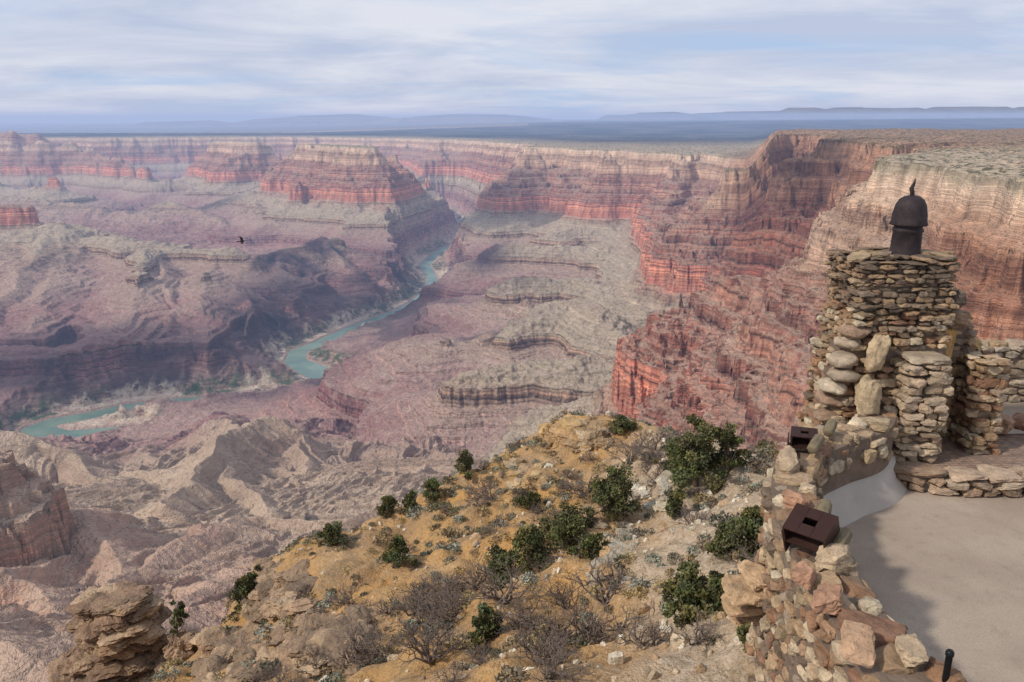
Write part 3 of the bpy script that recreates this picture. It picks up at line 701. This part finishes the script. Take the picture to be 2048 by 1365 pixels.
for z_,x_ in [(-4.45,4.70),(-4.22,4.64),(-3.98,4.70),(-3.76,4.66),(-3.54,4.74),(-3.33,4.74),(-3.12,4.82),(-2.92,4.88)]:
    bb.add((x_,10.98+rng.normal()*.05,z_),(rng.uniform(.18,.25),.22,rng.uniform(.08,.11)),rotm(rng.normal()*.08,rng.normal()*.1,rng.normal()*.2),pick([(180,164,142),(168,150,128),(152,126,104)]))
bb.build('rounded_stones',MS,ch)
masonry(b,5.77,10.72,-5,-3.3,.25,.2,.08,.14,.18,.32,[(178,158,134),(164,142,118),(170,150,124)],.04,.06)
b.add((5.79,10.7,-3.24),(.3,.25,.045),rotm(0,0,.1),pick([(180,162,138)]))
masonry(b,6.55,11.75,-5,-3.2,.46,.2,.14,.28,.18,.34,[(188,156,112),(178,148,110),(196,168,130)],.02,.03)
masonry(b,6.92,11.1,-5,-3.35,.16,.22,.08,.15,.16,.3,PAL,.04,.05)
b.add((6.3,11.15,-2.5),(.13,.22,.17),rotm(0,0,0),pick([(100,88,78)]))
b.add((6.38,11.25,-2.78),(.26,.3,.1),rotm(0,0,0),pick([(150,122,96)]))
masonry(b,6.42,11.55,-3.3,-2.85,.28,.3,.08,.16,.18,.32,DK,.03,.04)
b.build('stones',MS,ch,False)
b=Batch(variants(14,6,3,6,.07,0,.7))
b.add((5.12,10.72,-3.18),(.15,.14,.3),rotm(.1,.15,.4),s2l((178,156,124))); b.add((5.05,10.65,-3.85),(.18,.18,.36),rotm(-.05,-.1,1.),s2l((172,152,122)))
b.build('standing_boulders',MS,ch)
b=Batch(VN); b.add((6.27,11.1,-3.22),(.13,.05,.3),rotm(0,.06,.2),s2l((176,138,84))); b.build('ochre_slab',MS,ch,False)
V,F=joinp([boxp(5.5,11.45,-4.1,.7,.54,.95),boxp(5.5,11.45,-2.55,.6,.47,.6),boxp(5.77,10.75,-4.15,.22,.17,.83),boxp(6.55,11.75,-4.1,.43,.16,.9),boxp(6.92,11.12,-4.2,.12,.17,.8),boxp(6.4,11.5,-3.1,.23,.25,.3)])
mk('mortar_core',V,F,MMORT,None,False,ch)
def lathe(prof,cx,cy,k=40,wob=0):
    prof=np.array(prof); th=np.arange(k)*2*np.pi/k; n=len(prof)
    V=np.stack([cx+prof[:,0,None]*np.cos(th)*(1+wob*np.sin(3*th)),cy+prof[:,0,None]*np.sin(th),np.repeat(prof[:,1,None],k,1)],-1).reshape(-1,3)
    F=[(i*k+j,i*k+(j+1)%k,(i+1)*k+(j+1)%k,(i+1)*k+j) for i in range(n-1) for j in range(k)]
    return V,np.array(F)
hood=empty('chimney_hood'); hx,hy=5.69,11.45
V,F=lathe([(.22,-1.98),(.22,-1.9),(.205,-1.88),(.195,-1.58),(.215,-1.56),(.2,-1.53),(.19,-1.51),(.19,-1.49),(.25,-1.48),(.254,-1.46),(.238,-1.42),(.232,-1.33),(.205,-1.2),(.165,-1.12),(.1,-1.075),(.03,-1.06),(.0,-1.058)],hx,hy,44,.02)
mk('bell',V,F,MRUST,None,True,hood)
V,F=tube([(hx,hy,-1.1),(hx-.01,hy,-1.02),(hx-.03,hy,-.97),(hx+.0,hy,-.89),(hx+.01,hy,-.82)],[.03,.03,.032,.02,.002],8); mk('finial',V,F,MRUST,None,True,hood)
he=empty('flagstone_bench')
V,F=joinp([boxp(7.6,10.85,-4.88,2.0,.78,.11)]); 
br=M('flagstone_paving',.9); bk=br.n('ShaderNodeTexBrick'); bk.inputs['Scale'].default_value=3.4; bk.inputs['Color1'].default_value=(*s2l((150,124,104)),1); bk.inputs['Color2'].default_value=(*s2l((130,110,96)),1); bk.inputs['Mortar'].default_value=(*s2l((104,94,86)),1)
br.l(br.geo.outputs['Position'],bk.inputs['Vector']); br.col(br.mix(1,bk.outputs['Color'],br.val(br.rng(br.noise(8,5),.3,.7,.7,1.3)),'MULTIPLY')); br.bump(bk.outputs['Fac'],-.01)
mk('paving',V,F,br.m,None,False,he)
b=Batch(VN)
ARC=[(5.35,10.9),(5.4,10.45),(5.65,10.15),(6.1,10.0),(6.8,9.98),(7.4,10.0),(8.0,9.98),(8.7,10.0),(9.6,10.0)]
ac=catmull(np.array(ARC),12); 
for zz,wr,dp in ((-4.93,(.2,.45),.12),(-4.82,(.2,.5),.14),(-4.735,(.35,.7),.24)):
    s_=0; cu=np.r_[0,np.cumsum(np.linalg.norm(np.diff(ac,axis=0),axis=1))]
    while s_<cu[-1]:
        ww=rng.uniform(*wr); m=s_+ww/2; x=np.interp(m,cu,ac[:,0]); y=np.interp(m,cu,ac[:,1]); x2=np.interp(m+.05,cu,ac[:,0]); y2=np.interp(m+.05,cu,ac[:,1])
        b.add((x,y+(.1 if dp>.2 else 0),zz),(ww*.51,dp,.058),rotm(rng.normal()*.04,rng.normal()*.04,math.atan2(y2-y,x2-x)),pick([(168,146,124),(152,128,106),(174,156,134)])); s_+=ww
for x in np.arange(7.0,9.6,.34): b.add((x,11.65,-4.6),(.2,.16,.13),rotm(rng.normal()*.1,.1,rng.normal()*.3),pick([(152,114,94),(158,126,102)]))
b.build('edge_stones',MS,he,False)
fw=empty('stone_wall'); b=Batch(VN)
masonry(b,10.2,13.9,-5,-4.02,3.3,.2,.12,.24,.16,.42,[(164,148,128),(148,130,110),(176,160,140)],.02,.03,'s')
for x in np.arange(7,13.4,.36): b.add((x,13.9,-3.98),(.21,.25,.09),rotm(rng.normal()*.06,rng.normal()*.06,rng.normal()*.15),pick())
b.build('stones',MS,fw,False); V,F=boxp(10.2,13.92,-4.5,3.3,.2,.5); mk('mortar_core',V,F,MMORT,None,False,fw)
def viewbox(p,s,rz,tilt):
    e=empty('viewing_box'); t=.014; parts=[]
    def pl(cx,cy,cz,hx_,hy_,hz_): parts.append(boxp(cx,cy,cz,hx_,hy_,hz_))
    w,dp,h=.5*s,.42*s,.22*s
    pl(-w/2,0,0,t/2,dp/2,h/2); pl(w/2,0,0,t/2,dp/2,h/2); pl(0,0,-h/2-t/2-.001,w/2+t/2,dp/2,t/2)
    hw=.09*s; zt=h/2+t/2+.001
    pl(-(w/2+hw)/2,0,zt,(w/2-hw)/2+t/2,dp/2,t/2); pl((w/2+hw)/2,0,zt,(w/2-hw)/2+t/2,dp/2,t/2)
    pl(0,-(dp/2+hw*.6)/2,zt,hw-.001,(dp/2-hw*.6)/2,t/2); pl(0,(dp/2+hw*.6)/2,zt,hw-.001,(dp/2-hw*.6)/2,t/2)
    pl(0,dp/2-t,0,w/2-t/2-.002,t/2,h/2-.001)
    pl(-w/2-.03,0,-h*.9,t/2,dp*.42,h*.9)
    V,F=joinp(parts); V=V@rotm(tilt,0,0).T@rotm(0,0,rz).T+np.array(p); mk('casing',V,F,MBRN,None,False,e)
def log(p,rz,L=.26,r=.065):
    th=np.arange(24)*2*np.pi/24; rr=r*(1+.09*np.cos(th*8)); prof=[(0,0),(.6,.0),(.9,.04),(1,.12),(1.04,.5),(1,.88),(.88,.97),(.5,1),(0,1)]
    V=np.concatenate([np.stack([np.full(24,(z_-.5)*L),q*rr*np.cos(th),q*rr*np.sin(th)],-1) for q,z_ in prof]); V=V@rotm(0,-.25,rz).T+np.array(p)
    F=[(i*24+j,i*24+(j+1)%24,(i+1)*24+(j+1)%24,(i+1)*24+j) for i in range(len(prof)-1) for j in range(24)]
    mk('weathered_log',V,np.array(F),plain_material('weathered_wood',(118,106,84),12,.4,.01),None,True)
viewbox(G(1622,1058,-3.75),.78,-.75,.45)
viewbox(G(1608,876,-3.86),.6,-.3,.15)
log(G(1683,1080,-3.85),.9); log(G(1648,1020,-3.9),1.1,.24); log(G(1632,888,-3.82),.9,.3); log(G(1660,856,-3.85),1.0,.26)
V,F=lathe([(.0,-5.0),(.045,-5.0),(.045,-4.98),(.024,-4.97),(.024,-3.80),(.03,-3.795),(.03,-3.77),(.022,-3.755),(0,-3.75)],*T(1901,1300,5.0)[:2],20)
mk('barrier_post',V,F,MBLK)
# ---------------------------------------------------------------- raven
bd=empty('raven')
c=np.array(T(484,483,95))
V,F=tube([(-.32,0,0),(-.26,0,0),(-.15,0,-.01),(0,0,-.02),(.14,0,0),(.22,0,.03),(.27,0,.035),(.34,0,.02)],[.02,.04,.075,.09,.07,.045,.035,.005],10)
R=rotm(.5,0,.5)*1.15
mk('body',V@R.T+c,F,MBLK,None,True,bd)
def wing(sg):
    ch_=[(0,.12,-.14,0),(.2,.15,-.12,.1),(.38,.12,-.14,.16),(.52,.03,-.16,.16),(.64,-.07,-.17,.14)]
    V=[];
    for y,a,b_,z in ch_: V+=[(a,sg*y,z+.01),(b_,sg*y,z)]
    F=[(2*i,2*i+1,2*i+3,2*i+2) for i in range(4)]
    n0=len(V)
    for q in range(4):
        a=.0-.05*q; V+=[(a-.03,sg*.52,.155),(a-.07,sg*.52,.155),(a-.16-.03*q,sg*(.72-.05*q),.15),(a-.12-.03*q,sg*(.74-.05*q),.15)]; F.append((n0+4*q,n0+4*q+1,n0+4*q+2,n0+4*q+3))
    return np.array(V),np.array(F)
V,F=joinp([wing(1),wing(-1),(np.array([(-.24,.03,0),(-.24,-.03,0),(-.5,-.1,0),(-.56,0,0),(-.5,.1,0),(-.35,.05,.001)]),np.array([(0,1,2,3),(0,3,4,5)]))])
mk('wings_and_tail',V@R.T+c,F,MBLK,None,False,bd)
# ---------------------------------------------------------------- sun direction and unseen clouds added to cast shade on the canyon
SE=math.radians(40); dirx,diry=-.90,-.43
sunv=np.array([dirx*math.cos(SE),diry*math.cos(SE),math.sin(SE)])
cmat=plain_material('shade_cloud_white',(235,236,240),.001,.04,1,1.0)
def shade_cloud(px,py,z,rx,ry,rot=0.):
    g=np.array(G(px,py,z)); c=g+sunv*((2600-z)/sunv[2]); parts=[]
    vs,f0=CV
    for _ in range(16):
        a=rng.uniform(0,6.28); q=math.sqrt(rng.uniform(0,1)); s=rng.uniform(.28,.55)*(1.1-q*.5)
        o=rotm(0,0,rot)@np.array([q*rx*math.cos(a),q*ry*math.sin(a),rng.uniform(-30,60)])
        parts.append((vs[rng.integers(len(vs))]*np.array([rx*s,rx*s*.7,110])+c+o,f0))
    V,F=joinp(parts); mk('shade_cloud',V,F,cmat,None,True)
CV=variants(6,5,2.2,2,.06)
for q in ((1630,390,-350,480,350),(660,560,-1150,700,420),(1010,420,-900,700,450),(150,730,-1300,700,250),(330,400,-1000,800,350)):
    shade_cloud(*q,rot=.3)
# ---------------------------------------------------------------- haze volume
V,F=boxp(0,40000,-660,125000,100000,910)
vm=bpy.data.materials.new('haze_air'); vm.use_nodes=True; nt=vm.node_tree; nt.nodes.clear()
o=nt.nodes.new('ShaderNodeOutputMaterial'); ab=nt.nodes.new('ShaderNodeVolumeAbsorption'); em=nt.nodes.new('ShaderNodeEmission'); ad=nt.nodes.new('ShaderNodeAddShader')
SG=1/38000; ab.inputs[0].default_value=(.2,.1,0,1); ab.inputs[1].default_value=SG
em.inputs[0].default_value=(.325,.45,.75,1); em.inputs[1].default_value=SG
nt.links.new(ab.outputs[0],ad.inputs[0]); nt.links.new(em.outputs[0],ad.inputs[1]); nt.links.new(ad.outputs[0],o.inputs['Volume'])
mk('haze',V,F,vm,None,False)
# ---------------------------------------------------------------- sky and sun
w=bpy.data.worlds.new('World'); bpy.context.scene.world=w; w.use_nodes=True; nt=w.node_tree; bg=nt.nodes['Background']; bg.inputs[1].default_value=.1
sky=nt.nodes.new('ShaderNodeTexSky'); sky.sky_type='NISHITA'; sky.sun_disc=False; sky.sun_elevation=SE; sky.sun_rotation=math.atan2(dirx,diry)%(2*math.pi)
def nn(t,**k):
    x=nt.nodes.new(t); [setattr(x,a,b_) for a,b_ in k.items()]; return x
tc=nn('ShaderNodeTexCoord'); sx=nn('ShaderNodeSeparateXYZ'); nt.links.new(tc.outputs['Generated'],sx.inputs[0])
def ma(op,a,b_,cl=False):
    x=nn('ShaderNodeMath',operation=op,use_clamp=cl)
    for i,v in enumerate((a,b_)):
        if isinstance(v,(int,float)): x.inputs[i].default_value=v
        else: nt.links.new(v,x.inputs[i])
    return x.outputs[0]
zz=ma('ADD',ma('MAXIMUM',sx.outputs[2],0),.09)
cv=nn('ShaderNodeCombineXYZ'); nt.links.new(ma('DIVIDE',sx.outputs[0],zz),cv.inputs[0]); nt.links.new(ma('DIVIDE',sx.outputs[1],zz),cv.inputs[1])
def cn(scale,det,sc,ro=.55,loc=(3.1,1.7,0)):
    mp=nn('ShaderNodeMapping'); mp.inputs['Scale'].default_value=sc; mp.inputs['Location'].default_value=loc; nt.links.new(cv.outputs[0],mp.inputs[0])
    x=nn('ShaderNodeTexNoise'); x.inputs['Scale'].default_value=scale; x.inputs['Detail'].default_value=det; x.inputs['Roughness'].default_value=ro; x.inputs['Distortion'].default_value=.5; nt.links.new(mp.outputs[0],x.inputs['Vector']); return x.outputs['Fac']
def mr(v,a,b_,c_,d_):
    x=nn('ShaderNodeMapRange'); nt.links.new(v,x.inputs[0]); [setattr(x.inputs[i+1],'default_value',q) for i,q in enumerate((a,b_,c_,d_))]; return x.outputs[0]
n1=cn(.5,8,(.9,1.0,1),.6); n2=cn(.6,6,(.6,1.0,1),.55,(7,2,0))
mx=nn('ShaderNodeMixRGB'); nt.links.new(mr(n1,.38,.62,0,1),mx.inputs[0]); mx.inputs[1].default_value=(5.3,5.9,7.6,1); mx.inputs[2].default_value=(8.1,8.2,8.9,1)
mz=nn('ShaderNodeMixRGB'); nt.links.new(mr(n2,.34,.5,.4,.97),mz.inputs[0]); mz.inputs[1].default_value=(3.8,5.8,8.7,1); nt.links.new(mx.outputs[0],mz.inputs[2])
ms=nn('ShaderNodeMixRGB'); ms.inputs[0].default_value=.08; nt.links.new(mz.outputs[0],ms.inputs[1]); nt.links.new(sky.outputs[0],ms.inputs[2])
nt.links.new(ms.outputs[0],bg.inputs[0])
sl=bpy.data.lights.new('sun','SUN'); sl.energy=3.2; sl.angle=math.radians(4); sl.color=(1,.93,.84)
so=bpy.data.objects.new('sun',sl); bpy.context.scene.collection.objects.link(so)
dv=Vector(sunv); so.rotation_euler=dv.to_track_quat('Z','Y').to_euler()
# ---------------------------------------------------------------- camera
cam=bpy.data.cameras.new('camera'); cam.lens=36*FL/2048; cam.sensor_width=36; cam.clip_start=.1; cam.clip_end=400000
co=bpy.data.objects.new('camera',cam); bpy.context.scene.collection.objects.link(co); co.rotation_euler=(math.pi/2-PITCH,0,0); bpy.context.scene.camera=co
sc=bpy.context.scene; sc.view_settings.view_transform='Standard'; sc.view_settings.look='None'; sc.view_settings.exposure=0
print('done',time.time()-T0)
